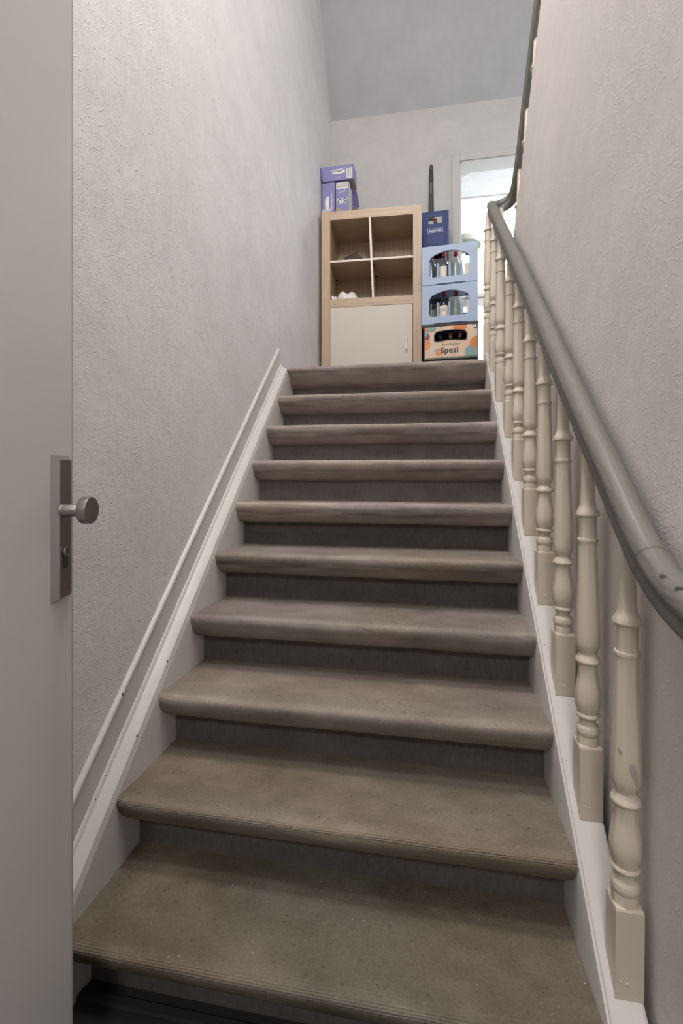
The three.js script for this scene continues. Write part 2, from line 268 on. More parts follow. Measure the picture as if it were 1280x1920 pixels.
// ------------------------------------------------------------------ staircase
const stair = group('staircase', [0, 0, 0]);
tag(stair, 'steep straight staircase with worn grey-brown carpet between white strings', 'staircase');
{
  const prof = [[-0.325, 0], [-0.24, 0], [-0.17, 0], [-0.1, 0.001], [-0.055, 0.004], [-0.03, 0.0065], [-0.016, 0.006], [-0.007, 0.003], [-0.002, -0.002], [0, -0.008], [-0.001, -0.018], [-0.006, -0.031], [-0.014, -0.045], [-0.025, -0.059], [-0.038, -0.071], [-0.052, -0.079], [-0.072, -0.084], [-0.112, -0.088], [-0.112, -0.06], [-0.325, -0.03]];
  const W = 1024, HT = 448; // about 1.1 mm per pixel
  const spotAt = (n) => {
    const s = []; const k = n >= 6 ? 170 : 40;
    for (let i = 0; i < k; i++) s.push([rnd() * W, rnd() * 300, rr(0.8, 2.6), rr(-46, -14)]);
    for (let i = 0; i < k / 4; i++) s.push([rnd() * W, rnd() * 320, rr(0.7, 1.3), rr(60, 130)]);
    for (let i = 0; i < 10; i++) s.push([rnd() * W, rnd() * 300, rr(4, 10), rr(-14, -5)]);
    return s;
  };
  const ring = { 6: [[-0.102, 0.128, 0.034, 0.010, 1]], 7: [[-0.109, 0.080, 0.036, 0.012, 0]] };
  const pileBump = dataTex(W, HT, (x, y) => {
    const v = y / HT * 0.5; // metres along the profile
    let h = 120 + 90 * (vnoise(x / 1.7, y / 1.7) - 0.5) + 50 * (vnoise(x / 6, y / 3) - 0.5);
    return [h, h, h];
  }, false);
  const ribBump = dataTex(W, HT, (x, y) => {
    const v = y / HT * 0.5;
    let h = 120 + 80 * (vnoise(x / 1.8, y / 1.8) - 0.5) + 40 * (vnoise(x / 7, y / 4) - 0.5);
    if (v > 0.292 && v < 0.332) h += 70 * Math.cos((v - 0.292) / 0.0052 * Math.PI * 2 + 1.2 * (vnoise(x / 60, 3) - 0.5)) * Math.min(1, (v - 0.292) / 0.01) * (0.5 + 0.8 * vnoise(x / 40, y / 30));
    return [Math.max(0, Math.min(255, h)), 0, 0].fill(Math.max(0, Math.min(255, h)));
  }, false);
  const carpetMat = (n) => {
    const spots = spotAt(n), add = new Float32Array(W * HT);
    for (const [sx, sy, r, a] of spots) { const R = Math.ceil(r * 2); for (let j = -R; j <= R; j++) for (let i = -R; i <= R; i++) { const x = Math.round(sx) + i, y = Math.round(sy) + j; if (x < 0 || y < 0 || x >= W || y >= HT) continue; const q = (i * i + j * j) / (r * r); if (q < 4) { const e = a * Math.exp(-q * 1.2) * (0.6 + 0.8 * hash(x, y)); add[y * W + x] += e; } } }
    for (const [x0, fr, rx, w, full] of ring[n] ?? []) {
      for (let k = 0; k < 900; k++) {
        const t = rnd() * Math.PI * 2; if (!full && vnoise(t * 3, n) < 0.5) continue;
        const x = Math.round(((x0 - XL + Math.cos(t) * rx) / (XR - XL)) * W), y = Math.round(((0.325 - fr + Math.sin(t) * rx * 0.85) / 0.5) * HT);
        for (let j = -1; j <= 1; j++) for (let i = -1; i <= 1; i++) { const o = (y + j) * W + x + i; if (o >= 0 && o < add.length) add[o] = Math.min(add[o], -(full ? 30 : 38) * (i || j ? 0.5 : 1)); }
      }
    }
    if (n === 7) for (let k = 0; k < 60; k++) { const t = k / 60, x = Math.round(((0.15 + t * 0.07 - XL) / (XR - XL)) * W + rr(-3, 3)), y = Math.round(((0.325 - 0.128 + t * 0.026) / 0.5) * HT + rr(-2, 2)); for (let i = -2; i <= 2; i++) add[y * W + x + i] -= 16; }
    const k = n * 13.7, base = n >= 9 ? [106, 97, 83] : n >= 8 ? [122, 112, 98] : n >= 5 ? [134, 125, 116] : [150, 140, 133];  // base tone darkens down the flight, painting in the weaker light below
    const map = dataTex(W, HT, (x, y) => {
      const v = y / HT * 0.5, u = x / W;
      let d = 22 * (vnoise(x / 150 + k, y / 90 + k) - 0.5) + 14 * (vnoise(x / 45 + k, y / 30 + k) - 0.5) + 14 * (vnoise(x / 1.6 + k, y / 1.6 + k) - 0.5) + 8 * (vnoise(x / 5, y / 5 + k) - 0.5);
      // worn paler edge, darker rubbed nosing patches
      const worn = Math.exp(-(((v - 0.313) / 0.014) ** 2)) * (0.6 + 0.6 * vnoise(x / 80 + k, 1)) * 10;
      const rub = Math.exp(-(((v - 0.362) / 0.022) ** 2)) * (vnoise(x / 120 + k, y / 9 + k) - 0.25) * 52;
      d += worn - rub * (n < 6 ? 1 : 0.4) + add[y * W + x];
      const warm = 6 * (vnoise(x / 220 + k, y / 160) - 0.5);
      return base.map((c, i) => Math.max(0, Math.min(255, c + d + (i === 0 ? warm : i === 2 ? -warm : 0))));
    });
    return std(0xffffff, 0.96, { map, bumpMap: n >= 8 ? ribBump : pileBump, bumpScale: n >= 8 ? 0.0024 : 0.0011 });
  };
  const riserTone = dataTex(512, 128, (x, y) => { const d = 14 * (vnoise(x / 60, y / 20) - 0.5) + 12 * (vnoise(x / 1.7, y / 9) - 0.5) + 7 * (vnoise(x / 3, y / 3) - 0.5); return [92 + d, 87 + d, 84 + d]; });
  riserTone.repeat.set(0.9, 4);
  const riserMat = std(0xffffff, 0.96, { map: riserTone }), riserLit = std(lin(255, 255, 255).multiplyScalar(1), 0.96, { map: riserTone.clone() });  // two copies of one riser; the paler paints in stronger light higher up
  riserLit.map = dataTex(512, 128, (x, y) => { const d = 14 * (vnoise(x / 50 + 9, y / 20) - 0.5) + 12 * (vnoise(x / 1.7, y / 9) - 0.5) + 7 * (vnoise(x / 3, y / 3) - 0.5); return [116 + d, 110 + d, 106 + d]; }); riserLit.map.repeat.set(0.9, 4);
  for (let n = 0; n < 10; n++) {
    const yn = Y0 - n * RISE, zn = Z0 + n * RUN, NX = 46, rings = [];
    const back = n === 0 ? -0.304 : -0.304;
    for (let i = 0; i <= NX; i++) {
      const u = i / NX, x = XL + (XR - XL) * u, endz = Math.exp(-Math.min(u, 1 - u) * 70) * 0.004;
      rings.push(prof.map(([pz, py], j) => {
        const wob = pz > -0.06 && j < 17 ? 1 : 0, w1 = (vnoise(u * 9 + n * 5.3, j * 0.35 + n) - 0.5) * 0.0045 * wob, sag = pz > -0.13 && j >= 12 && j <= 17 ? (vnoise(u * 5 + n * 3.1, 8.5) - 0.5) * 0.007 : 0;
        const over = n === 0 && pz > -0.09 && j < 17 ? -0.022 * Math.max(0, 1 - u * 22) * (1 + pz / 0.09) : 0;
        return [x + over, yn + py + (pz > -0.05 ? (n === 0 ? 0.022 : n === 1 ? 0.004 : 0) : pz > -0.08 && n === 0 ? 0.006 : 0) + w1 * 0.5 + sag, zn + pz + w1 - endz * (j > 5 && j < 15 ? 1 : 0)];
      }));
    }
    const g = loft(rings, { crease: 0.9, uvFn: (i, j, s) => [i / NX, s / 0.5], capUV: () => [0.5, 0.2] });
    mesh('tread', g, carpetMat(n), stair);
    // riser under this tread
    const g2 = boxM(XL, XR, yn - RISE - 0.025, yn - 0.068, zn - OV - 0.014, zn - OV);
    mesh('riser', g2, n < 4 ? riserLit : riserMat, stair);
  }
  // strings: profile in (x, height above the nosing line) swept along the slope
  const slope = (pr, za, zb, crease = 0.35) => loft([za, (za + zb) / 2, zb].map((z) => pr.map(([x, o]) => [x, lineY(z) + o, z])), { crease });
  mesh('string_board', slope([[XL, -0.34], [XL, 0.001], [XL - 0.0008, 0.0035], [XL - 0.0045, 0.0245], [XL - 0.0065, 0.027], [-0.838, 0.0430], [-0.841, 0.0420], [WS, 0.040], [WS, -0.34]], -0.70, -2.688), M.trim, stair);
  mesh('string_end', extrudeZY([[-2.688, lineY(-2.688) - 0.004], [-2.7, Y0 - 0.01], [-2.83, Y0 - 0.01], [-2.83, 0.2], [-2.688, 0.2]], XL - 0.03, XL), M.trim, stair);
  mesh('string_board', slope([[XR, -0.34], [XR, -0.004], [XR + 0.001, 0.0005], [XR + 0.003, 0.001], [XR + 0.0042, -0.004], [XR + 0.0065, -0.0045], [XR + 0.008, 0.0005], [XR + 0.0095, 0.002], [0.4, 0.002], [0.405, -0.002], [0.405, -0.34]], -0.66, -2.79), M.trim, stair);
  for (const [x, z, q] of [[0.350, -1.497, 0.0022], [0.345, -2.30, 0.0018], [0.349, -1.27, 0.0012]]) mesh('paint_chip', shift(new THREE.SphereGeometry(q, 8, 6).scale(0.8, 0.4, 1.3), x, lineY(z) + 0.0022, z), M.chip, stair);
  // skirting on the wall above the left string
  const base = group('baseboard_left', [0, 0, 0]); struct(base, 'white moulded skirting running up the left wall beside the stairs');
  const shift0 = (g) => g;
  mesh('moulding', shift0(slope([[-0.841, 0.0422], [-0.8412, 0.0455], [-0.8425, 0.0505], [-0.846, 0.0540], [-0.850, 0.0545], [-0.852, 0.040]], -0.70, -2.688, 0.7)), M.trim, base);
  mesh('board', slope([[-0.850, 0.0545], [-0.850, 0.1445], [WS, 0.1445], [WS, 0.040], [-0.852, 0.040]], -0.70, -2.672), M.trim, base);
  mesh('bead', slope([[-0.850, 0.1445], [-0.8475, 0.1475], [-0.8470, 0.1515], [-0.8485, 0.156], [-0.852, 0.1605], [-0.857, 0.1635], [WS, 0.1645], [WS, 0.1445]], -0.70, -2.672, 0.7), M.trim, base);
  // little chips in the paint
  for (const [z, o, x, r] of [[-1.575, 0.05, -0.8425, 0.0022], [-1.38, 0.0265, XL - 0.0045, 0.003], [-1.21, 0.155, -0.848, 0.0035], [-1.225, 0.157, -0.849, 0.0016], [-1.22, 0.0255, XL - 0.0045, 0.0032], [-1.09, 0.05, -0.842, 0.0018], [-1.13, 0.05, -0.842, 0.0016]])
    mesh('paint_chip', shift(new THREE.SphereGeometry(r, 8, 6).scale(0.6, 1.3, 1), x, lineY(z) + o - 0.0005, z), M.chip, base);
  struct(mesh('baseboard_left', box(WL, WL + 0.009, Y0, Y0 + 0.125, BACK, -2.673, 0.002), M.wallSmooth));
  // landing slab, same carpet colour
  struct(mesh('floor', boxM(WL, OUT, Y0 - 0.22, Y0 - 0.0015, BACK, Z0 - 0.304 + 0.001), std(lin(126, 117, 110), 0.96)));
  struct(mesh('floor', boxM(-0.35, 2.0, Y0 - 0.22, Y0 - 0.0015, -5.3, BACK), std(lin(150, 140, 128), 0.6)));
  struct(mesh('trim_2', boxM(XR, OUT, Y0 - 0.22, Y0 - 0.0015, Z0 - 0.304, -2.83), M.trim));
}

// ------------------------------------------------------------------ railing
const railing = group('stair_railing', [0, 0, 0]);
tag(railing, 'grey painted handrail on cream turned balusters along the right string', 'railing');
{
  const P = [[0.380, -0.222, 0.06], [0.380, -0.220, -0.2], [0.380, -0.216, -0.45], [0.380, -0.211, -0.62], [0.380, -0.203, -0.70], [0.380, -0.190, -0.77], [0.380, -0.171, -0.83], [0.380, -0.139, -0.89], [0.380, -0.094, -0.95], [0.380, -0.007, -1.05], [0.380, 0.155, -1.24], [0.380, 0.480, -1.61], [0.380, 0.811, -1.985], [0.380, 1.345, -2.6], [0.380, 1.49, -2.77], [0.380, 1.575, -2.87]];
  const cz = -2.885, cx = 0.445, rad = 0.065;
  for (let k = 1; k < 8; k++) { const t = Math.PI * (1 - k / 8); P.push([cx + rad * Math.cos(t), 1.592 + 0.0085 * k, cz - rad * Math.sin(t)]); }
  for (const z of [-2.86, -2.75, -2.55, -2.2, -1.8, -1.2]) P.push([0.5105, 1.605 + 0.9 * (z + 2.86) + (z > -2.86 ? 0.02 : 0.06), z]);
  const curve = new THREE.CatmullRomCurve3(P.map((p) => new THREE.Vector3(...p)), false, 'centripetal');
  const prof = []; for (let k = 0; k <= 14; k++) { const t = Math.PI * k / 14; prof.push([0.026 * Math.cos(t), 0.026 * Math.sin(t) ** 0.9]); }
  prof.push([-0.0255, -0.006], [-0.0212, -0.011], [-0.0188, -0.0145], [-0.0188, -0.018], [-0.0215, -0.0225], [-0.0215, -0.036], [-0.0195, -0.040], [0.0195, -0.040], [0.0215, -0.036], [0.0215, -0.0225], [0.0188, -0.018], [0.0188, -0.0145], [0.0212, -0.011], [0.0255, -0.006]);
  const NS = 260, rings = [], pts = curve.getSpacedPoints(NS);
  for (let i = 0; i <= NS; i++) {
    const a = pts[Math.max(0, i - 1)], b = pts[Math.min(NS, i + 1)], t = b.clone().sub(a).normalize();
    const side = new THREE.Vector3(-t.z, 0, t.x).normalize(), upv = side.clone().cross(t).normalize();
    rings.push(prof.map(([u, v]) => pts[i].clone().addScaledVector(side, u).addScaledVector(upv, v).toArray()));
  }
  // grey gloss paint with chips showing older coats
  const Lr = curve.getLength();
  const railTex = canvasTex(2048, 128, (c, w, h) => {
    c.fillStyle = 'rgb(116,114,109)'; c.fillRect(0, 0, w, h);
    const px = (s) => s / Lr * w;
    const chip = (s, v, col, pts2) => { c.fillStyle = col; c.beginPath(); pts2.forEach(([a, b], i) => c[i ? 'lineTo' : 'moveTo'](px(s + a), (v + b) * h)); c.closePath(); c.fill(); };
    
    for (let k = 0; k < 70; k++) chip(rr(0.9, 1.75), rr(0.02, 0.06), k % 2 ? 'rgb(110,80,56)' : 'rgb(70,58,48)', [[0, 0], [rr(0.002, 0.012), 0.01], [rr(0.004, 0.012), rr(0.01, 0.035)], [0, 0.03]]);
    chip(0.833, 0.18, 'rgb(45,47,48)', [[0, 0], [0.010, 0.03], [0.006, 0.06], [0.012, 0.10], [0.003, 0.12], [-0.004, 0.05]]);
    chip(0.872, 0.26, 'rgb(48,50,50)', [[0, 0], [0.016, 0.02], [0.012, 0.05], [0.006, 0.045]]);
    chip(0.812, 0.19, 'rgb(50,52,52)', [[0, 0], [0.006, 0.02], [0.003, 0.05]]);
    chip(0.882, 0.41, 'rgb(120,58,34)', [[0, 0], [0.006, 0.01], [0.005, 0.05], [-0.002, 0.04]]);
    for (let k = 0; k < 40; k++) chip(rr(0.5, 3.6), rr(0.05, 0.45), 'rgb(92,90,84)', [[0, 0], [0.003, 0.005], [0.002, 0.02]]);
    c.fillStyle = 'rgb(84,82,78)'; c.fillRect(px(0.955), 0, 1.4, h * 0.6); // joint
  });
  railTex.wrapS = THREE.ClampToEdgeWrapping;
  let per = 0; const sAt = [0]; for (let j = 1; j <= prof.length; j++) { const a = prof[j - 1], b = prof[j % prof.length]; per += Math.hypot(a[0] - b[0], a[1] - b[1]); sAt.push(per); }
  const g = loft(rings, { crease: 0.7, uvFn: (i, j) => [i / NS, 1 - sAt[j] / per], capUV: () => [0.3, 0.9] });
  const rail = mesh('handrail', g, std(0xffffff, 0.46, { map: railTex }), railing);
  rail.userData.label = 'grey gloss handrail with chipped paint near its lower end';
  // balusters
  const turned = (top) => {
    const p = [[0, 0.168], [0.0236, 0.168], [0.0236, 0.187], [0.0228, 0.1885], [0.0228, 0.190], [0.0246, 0.193], [0.0260, 0.2005], [0.0254, 0.208], [0.0228, 0.213], [0.0185, 0.216], [0.0172, 0.221], [0.0178, 0.2275], [0.0205, 0.2315], [0.0252, 0.2330], [0.0264, 0.2365], [0.0254, 0.240], [0.0224, 0.2425], [0.0238, 0.248], [0.0264, 0.256], [0.0282, 0.268], [0.0284, 0.279], [0.0272, 0.294], [0.0244, 0.312], [0.0218, 0.330], [0.0203, 0.346], [0.0202, 0.3585], [0.0252, 0.3600], [0.0268, 0.3645], [0.0256, 0.370], [0.0216, 0.3765], [0.0188, 0.380], [0.0186, 0.385], [0.0206, 0.389], [0.0240, 0.395], [0.0260, 0.404], [0.0266, 0.415], [0.0258, 0.45], [0.0241, 0.50], [0.0222, 0.56], [0.0204, 0.62], [0.0199, 0.6445], [0.0222, 0.6455], [0.0232, 0.6495], [0.0222, 0.6535], [0.0192, 0.6545], [0.0188, 0.67], [0.0190, 0.695], [0.0196, 0.7055], [0.0250, 0.7070], [0.0262, 0.7105], [0.0250, 0.7160], [0.0212, 0.7225], [0.0180, 0.7285], [0.0168, 0.736]];
    p.push([0.0152, 0.76], [0.0110, top], [0, top]);
    return toCreasedNormals(lathe(p, 36).toNonIndexed(), 0.55);
  };
  const block = (drop, slopeDir) => { // square foot cut to the slope, with a bevelled shoulder
    const h = 0.0252, pt = (r, y, cut) => [[-r, -r], [r, -r], [r, r], [-r, r]].map(([x, z]) => [x, cut ? y - slopeDir * SL * (z - 0.0252) : y, z]);
    const inner = (a, y) => pt(a, y, false);
    return loft([pt(h, 0.0005 - drop, slopeDir !== 0), inner(h, 0.1655), inner(0.0238, 0.1695), inner(0.0205, 0.1700)], { crease: 0.2 });
  };
  const ZS = [-0.974, -1.179, -1.387, -1.595, -1.805, -2.017, -2.22, -2.43, -2.637, -2.84];
  const XS = [0.3795, 0.3785, 0.3790, 0.3785, 0.378, 0.378, 0.377, 0.3675, 0.366, 0.360];
  const railY = (z, x) => { let best = 9, y = 0; for (const p of pts) if (Math.abs(p.x - x) < 0.03 && Math.abs(p.z - z) < best) { best = Math.abs(p.z - z); y = p.y; } return y; };
  ZS.forEach((zf, k) => {
    const z = zf - 0.025, y = k === 9 ? 0.722 : lineY(zf) + 0.0032, top = railY(z, 0.38) - 0.04 - y;
    const b = mesh('baluster', turned(top), M.cream, railing); b.position.set(XS[k], y, z);
    if (k === 0) { // flaked paint low on the nearest one
      b.rotation.z = -0.008;
      for (const [a, yy, w, hh] of [[0.15, 0.432, 0.006, 0.019], [0.32, 0.415, 0.0035, 0.012], [-0.75, 0.468, 0.003, 0.006]]) mesh('paint_chip', new THREE.SphereGeometry(1, 14, 10).scale(w, hh, 0.0012).rotateZ(0.25).translate(0, 0, 0.0262).rotateY(a).translate(0, yy, 0), std(lin(176, 170, 162), 0.5), b);
    }
    if (k < 4) for (const [nx, ny, nr] of [[-0.004, 0.030, 0.0032], [-0.014, 0.032, 0.0022], [0.010, 0.016, 0.002]].slice(0, 3 - (k > 1))) mesh('nail_head', new THREE.SphereGeometry(nr, 10, 8).scale(1, 1, 0.5).translate(nx, ny, 0.0252), M.cream, b);
    mesh('base_block', block(k === 9 ? 0.722 - Y0 : 0, k === 9 ? 0 : 1), M.cream, b);
  });
  // balusters of the next flight, mostly behind the wall
  const upS = (z) => 1.76 + 1.066 * (z + 1.847) - 0.03;
  for (const z of [-2.93, -2.74, -2.54, -2.34, -2.14, -1.94]) {
    const first = z < -2.9, x = first ? 0.4435 : 0.5105, y = first ? Y0 + 0.06 : upS(z), top = (first ? 1.63 : railY(z, 0.5105)) - 0.04 - y;
    const b = mesh('baluster', turned(top), M.cream, railing); b.position.set(x, y, z);
    mesh('base_block', block(first ? 0.06 : 0, first ? 0 : -1), M.cream, b);
  }
  const us = loft([0.478, 0.545].map((x) => [[-2.93, upS(-2.93)], [0.06, upS(0.06)], [0.06, upS(0.06) - 0.32], [-2.6, upS(-2.93)]].map(([z, y]) => [x, y, z])), { crease: 0.3 });
  struct(mesh('trim_3', us, M.trim), 'painted string of the upper flight behind the wall');
  struct(mesh('trim_4', loft([0.545, OUT].map((x) => [[-2.93, Y0], [0.06, upS(0.06) - 0.12], [0.06, upS(0.06) - 0.3], [-2.7, Y0]].map(([z, y]) => [x, y, z])), { crease: 0.3 }), M.trim));
}

// ------------------------------------------------------------------ entrance door standing open on the left
{
  const d = group('door_1', [-0.4953, FLOOR, 0.0581], 0.1769); struct(d, 'plain white door leaf standing open on the left');
  const hz = 0.03, X = (x) => x + 0.4978, Zc = (depth) => -depth - -hz; // local axes: x as camera right, z backwards
  const zE = Zc(0.878), H = 0.97 - FLOOR;
  mesh('door_leaf', box(-0.042, 0, 0.008, H, zE + 0.006, 0.0, 0.003), M.door, d);
  mesh('edge_strip', box(-0.040, -0.0015, 0.008, H, zE, zE + 0.006, 0.0025), M.doorEdge, d);
  const hd = group('door_handle', [0, -FLOOR, 0], 0, d); hd.userData.label = 'brushed steel door plate with round knob';
  // plate: larger at the door, smaller at its face
  const zb0 = Zc(0.8068), zb1 = Zc(0.858), zf0 = Zc(0.8138), zf1 = Zc(0.8480), t = 0.012;
  const rect = (x, za, zb, ya, yb) => [[x, ya, za], [x, ya, zb], [x, yb, zb], [x, yb, za]];
  mesh('plate', loft([rect(0, zb0, zb1, -0.2197, 0.0352), rect(0.0006, zb0, zb1, -0.2197, 0.0352), rect(t - 0.0012, zf0 + 0.0008, zf1 - 0.0008, -0.2132, 0.0282), rect(t, zf0, zf1, -0.2122, 0.0272)].map((r) => r), { crease: 0.12 }), M.steel, hd);
  const zk = Zc(0.820);
  const turnX = (pts, seg = 40) => lathe(pts, seg).rotateZ(-Math.PI / 2);
  mesh('neck', turnX([[0.0115, 0], [0.0115, 0.003], [0.0106, 0.0045], [0.0106, 0.040], [0, 0.040]]).translate(t, -0.0605, zk), M.steel, hd);
  mesh('knob', turnX([[0, 0.0355], [0.0222, 0.0355], [0.0236, 0.037], [0.0236, 0.0505], [0.0228, 0.0520], [0, 0.0520]], 48).translate(t, -0.0605, zk), M.steel, hd);
  // profile cylinder
  const zc = Zc(0.829), yc = -0.139;
  const cyl = mesh('lock_cylinder', turnX([[0, 0], [0.0085, 0], [0.0085, 0.0028], [0.0078, 0.0035], [0, 0.0035]], 28).translate(t, yc + 0.006, zc), M.steel, hd);
  mesh('cylinder_slot', extrudeXY(roundRect(-0.0048, 0.0048, yc - 0.0235, yc, 0.0046), 0, 0.0022, [], 0.0006).rotateY(Math.PI / 2).translate(t, 0, zc), M.steelDark, hd);
  mesh('keyway', box(t + 0.0034, t + 0.0042, yc + 0.002, yc + 0.0105, zc - 0.001, zc + 0.001, 0.0003), M.steelDark, hd);
  const em = std(lin(116, 78, 60), 0.6);
  for (const [dy, w, h] of [[0.004, 0.0018, 0.0024], [-0.001, 0.0036, 0.0016], [-0.0075, 0.004, 0.0010]]) mesh('emblem_mark', box(t, t + 0.0004, -0.1935 + dy - h, -0.1935 + dy + h, zc + 0.001 - w, zc + 0.001 + w, 0.0001), em, hd);
}

// ------------------------------------------------------------------ shelf unit on the landing
const woodTex = (v) => dataTex(256, 512, (x, y) => { const a = v ? x : y, b = v ? y : x; const d = 16 * (vnoise(a / 5, b / 160) - 0.5) + 12 * (vnoise(a / 2, b / 60) - 0.5) + 10 * (vnoise(a / 40, b / 200) - 0.5); return [206 + d, 185 + d * 1.05, 161 + d * 1.1]; });
{
  const texV = woodTex(true), texH = woodTex(false);
  texV.repeat.set(2.5, 1.2); texH.repeat.set(1.2, 2.5);
  const wv = std(0xe6e0da, 0.42, { map: texV }), wh = std(0xe6e0da, 0.42, { map: texH }), edge = std(lin(226, 214, 204), 0.45), dark = std(lin(40, 28, 22), 0.6);
  const s = group('shelf_unit', [-0.8359, Y0, -3.75], 0.0314);
  tag(s, 'tall birch-effect shelf unit with four open cubes above a cream door', 'shelf unit');
  const D = -0.4, Hc = 1.524, um = (g) => uvMetres(g);
  const bx = (...a) => um(box(...a));
  mesh('side_panel', bx(0, 0.071, 0, Hc, D, 0, 0.001), wv, s);
  mesh('side_panel', bx(0.737, 0.803, 0, Hc, D, 0, 0.001), wv, s);
  mesh('top_panel', bx(0.071, 0.737, Hc - 0.07, Hc, D, -0.0005, 0.001), wh, s);
  mesh('middle_panel', bx(0.071, 0.737, 0.745, 0.812, D, -0.0005, 0.001), wh, s);
  mesh('base_panel', bx(0.071, 0.737, 0, 0.07, D, -0.0005, 0.001), wh, s);
  mesh('back_panel', bx(0.071, 0.737, 0.07, Hc - 0.07, D, D + 0.006, 0.001), wv, s);
  // the upright leans: foot further right than its head
  const dv = (y) => 0.393 + (1.445 - y - 0) / 0.63 * 0.027; // centre at height y of the unit
  const divider = mesh('divider', uvMetres(loft([[0.812], [Hc - 0.07]].map(([y]) => [[dv(y) - 0.008, y, -0.003], [dv(y) + 0.008, y, -0.003], [dv(y) + 0.008, y, D + 0.006], [dv(y) - 0.008, y, D + 0.006]]), { crease: 0.2 })), wv, s);
  mesh('edge_band', loft([[0.812], [Hc - 0.07]].map(([y]) => [[dv(y) - 0.0082, y, -0.002], [dv(y) + 0.0082, y, -0.002], [dv(y) + 0.0082, y, -0.006], [dv(y) - 0.0082, y, -0.006]]), { crease: 0.2 }), edge, divider);
  const ys = 1.1185, c = dv(ys);
  const shL = mesh('shelf', bx(0.071, c - 0.008, ys - 0.008, ys + 0.008, D + 0.006, -0.003, 0.001), wh, s);
  mesh('edge_band', box(0.071, c - 0.008, ys - 0.0082, ys + 0.0082, -0.006, -0.002, 0.0008), edge, shL);
  const shR = mesh('shelf', bx(c + 0.008, 0.737, ys - 0.007, ys + 0.009, D + 0.006, -0.003, 0.001), wh, s);
  mesh('edge_band', box(c + 0.008, 0.737, ys - 0.0072, ys + 0.0092, -0.006, -0.002, 0.0008), edge, shR);
  for (const [x, y, z] of [[c - 0.012, 1.095, -0.07], [c + 0.014, 1.095, -0.07], [0.078, 1.09, -0.30], [c + 0.020, 1.09, -0.27]]) mesh('shelf_pin', new THREE.CylinderGeometry(0.0045, 0.0045, 0.026, 10).rotateZ(Math.PI / 2).translate(x, y, z), dark, s);
  const dr = mesh('door', um(box(0.0725, 0.7335, 0.074, 0.742, -0.018, 0.001, 0.0015)), std(lin(206, 199, 190), 0.5), s);
  const hnd = mesh('handle', new THREE.CapsuleGeometry(0.0062, 0.088, 6, 14).translate(0.684, 0.4295, 0.022), std(lin(232, 230, 226), 0.3), dr);
  hnd.userData.label = 'small white bar handle';
  for (const y of [-0.03, 0.03]) mesh('handle_foot', new THREE.CylinderGeometry(0.004, 0.004, 0.022, 10).rotateX(Math.PI / 2).translate(0.684, 0.4295 + y, 0.011), std(lin(200, 198, 194), 0.3), dr);
  // contents
  const T = (x, y, z) => { const v = new THREE.Vector3(x, y, z).applyAxisAngle(new THREE.Vector3(0, 1, 0), 0.0314); return [v.x - 0.8359, v.y + Y0, v.z - 3.75]; };
  const wal = group('leather_case', T(0.262, ys + 0.0083, -0.055), 0.10);
  tag(wal, 'dark brown leather case lying in the upper left cube', 'case');
  const lea = std(lin(40, 21, 13), 0.6);
  mesh('body', extrudeXY([[-0.078, 0], [0.078, 0], [0.074, 0.012], [0.018, 0.063], [0.006, 0.064], [-0.070, 0.024], [-0.078, 0.012]], -0.045, 0.045, [], 0.003), lea, wal);
  mesh('flap', extrudeXY([[-0.066, 0.016], [-0.07, 0.022], [0.006, 0.060], [0.014, 0.059], [0.012, 0.050]], 0.0445, 0.049, [], 0.001), std(lin(70, 38, 22), 0.55), wal);
  const cl = group('white_cloth', T(0.185, 0.812, -0.055), 0);
  tag(cl, 'crumpled white cloth lying in the lower left cube', 'cloth');
  const lump = (w, h, dpt, k) => { const g = new THREE.SphereGeometry(1, 40, 24), p = g.attributes.position; for (let i = 0; i < p.count; i++) { let x = p.getX(i), y = p.getY(i), z = p.getZ(i); const r = 1 + 0.35 * (vnoise(x * 2.2 + k, z * 2.2 + y * 2) - 0.5) + 0.12 * (vnoise(x * 6 + k, y * 6 + z * 5) - 0.5), saddle = 0.62 + 0.5 * Math.min(1, Math.abs(x * 1.35 - 0.1) ** 1.3); y = Math.max(0, y * saddle); p.setXYZ(i, x * r * w, y * r * h, z * r * dpt); } g.computeVertexNormals(); return g; };
  const cm = std(lin(226, 224, 224), 0.9);
  mesh('fold', lump(0.075, 0.088, 0.045, 3).translate(0.02, 0.001, 0), cm, cl);
  mesh('corner', lump(0.024, 0.05, 0.02, 9).translate(-0.085, 0.001, 0.02), cm, cl);
}

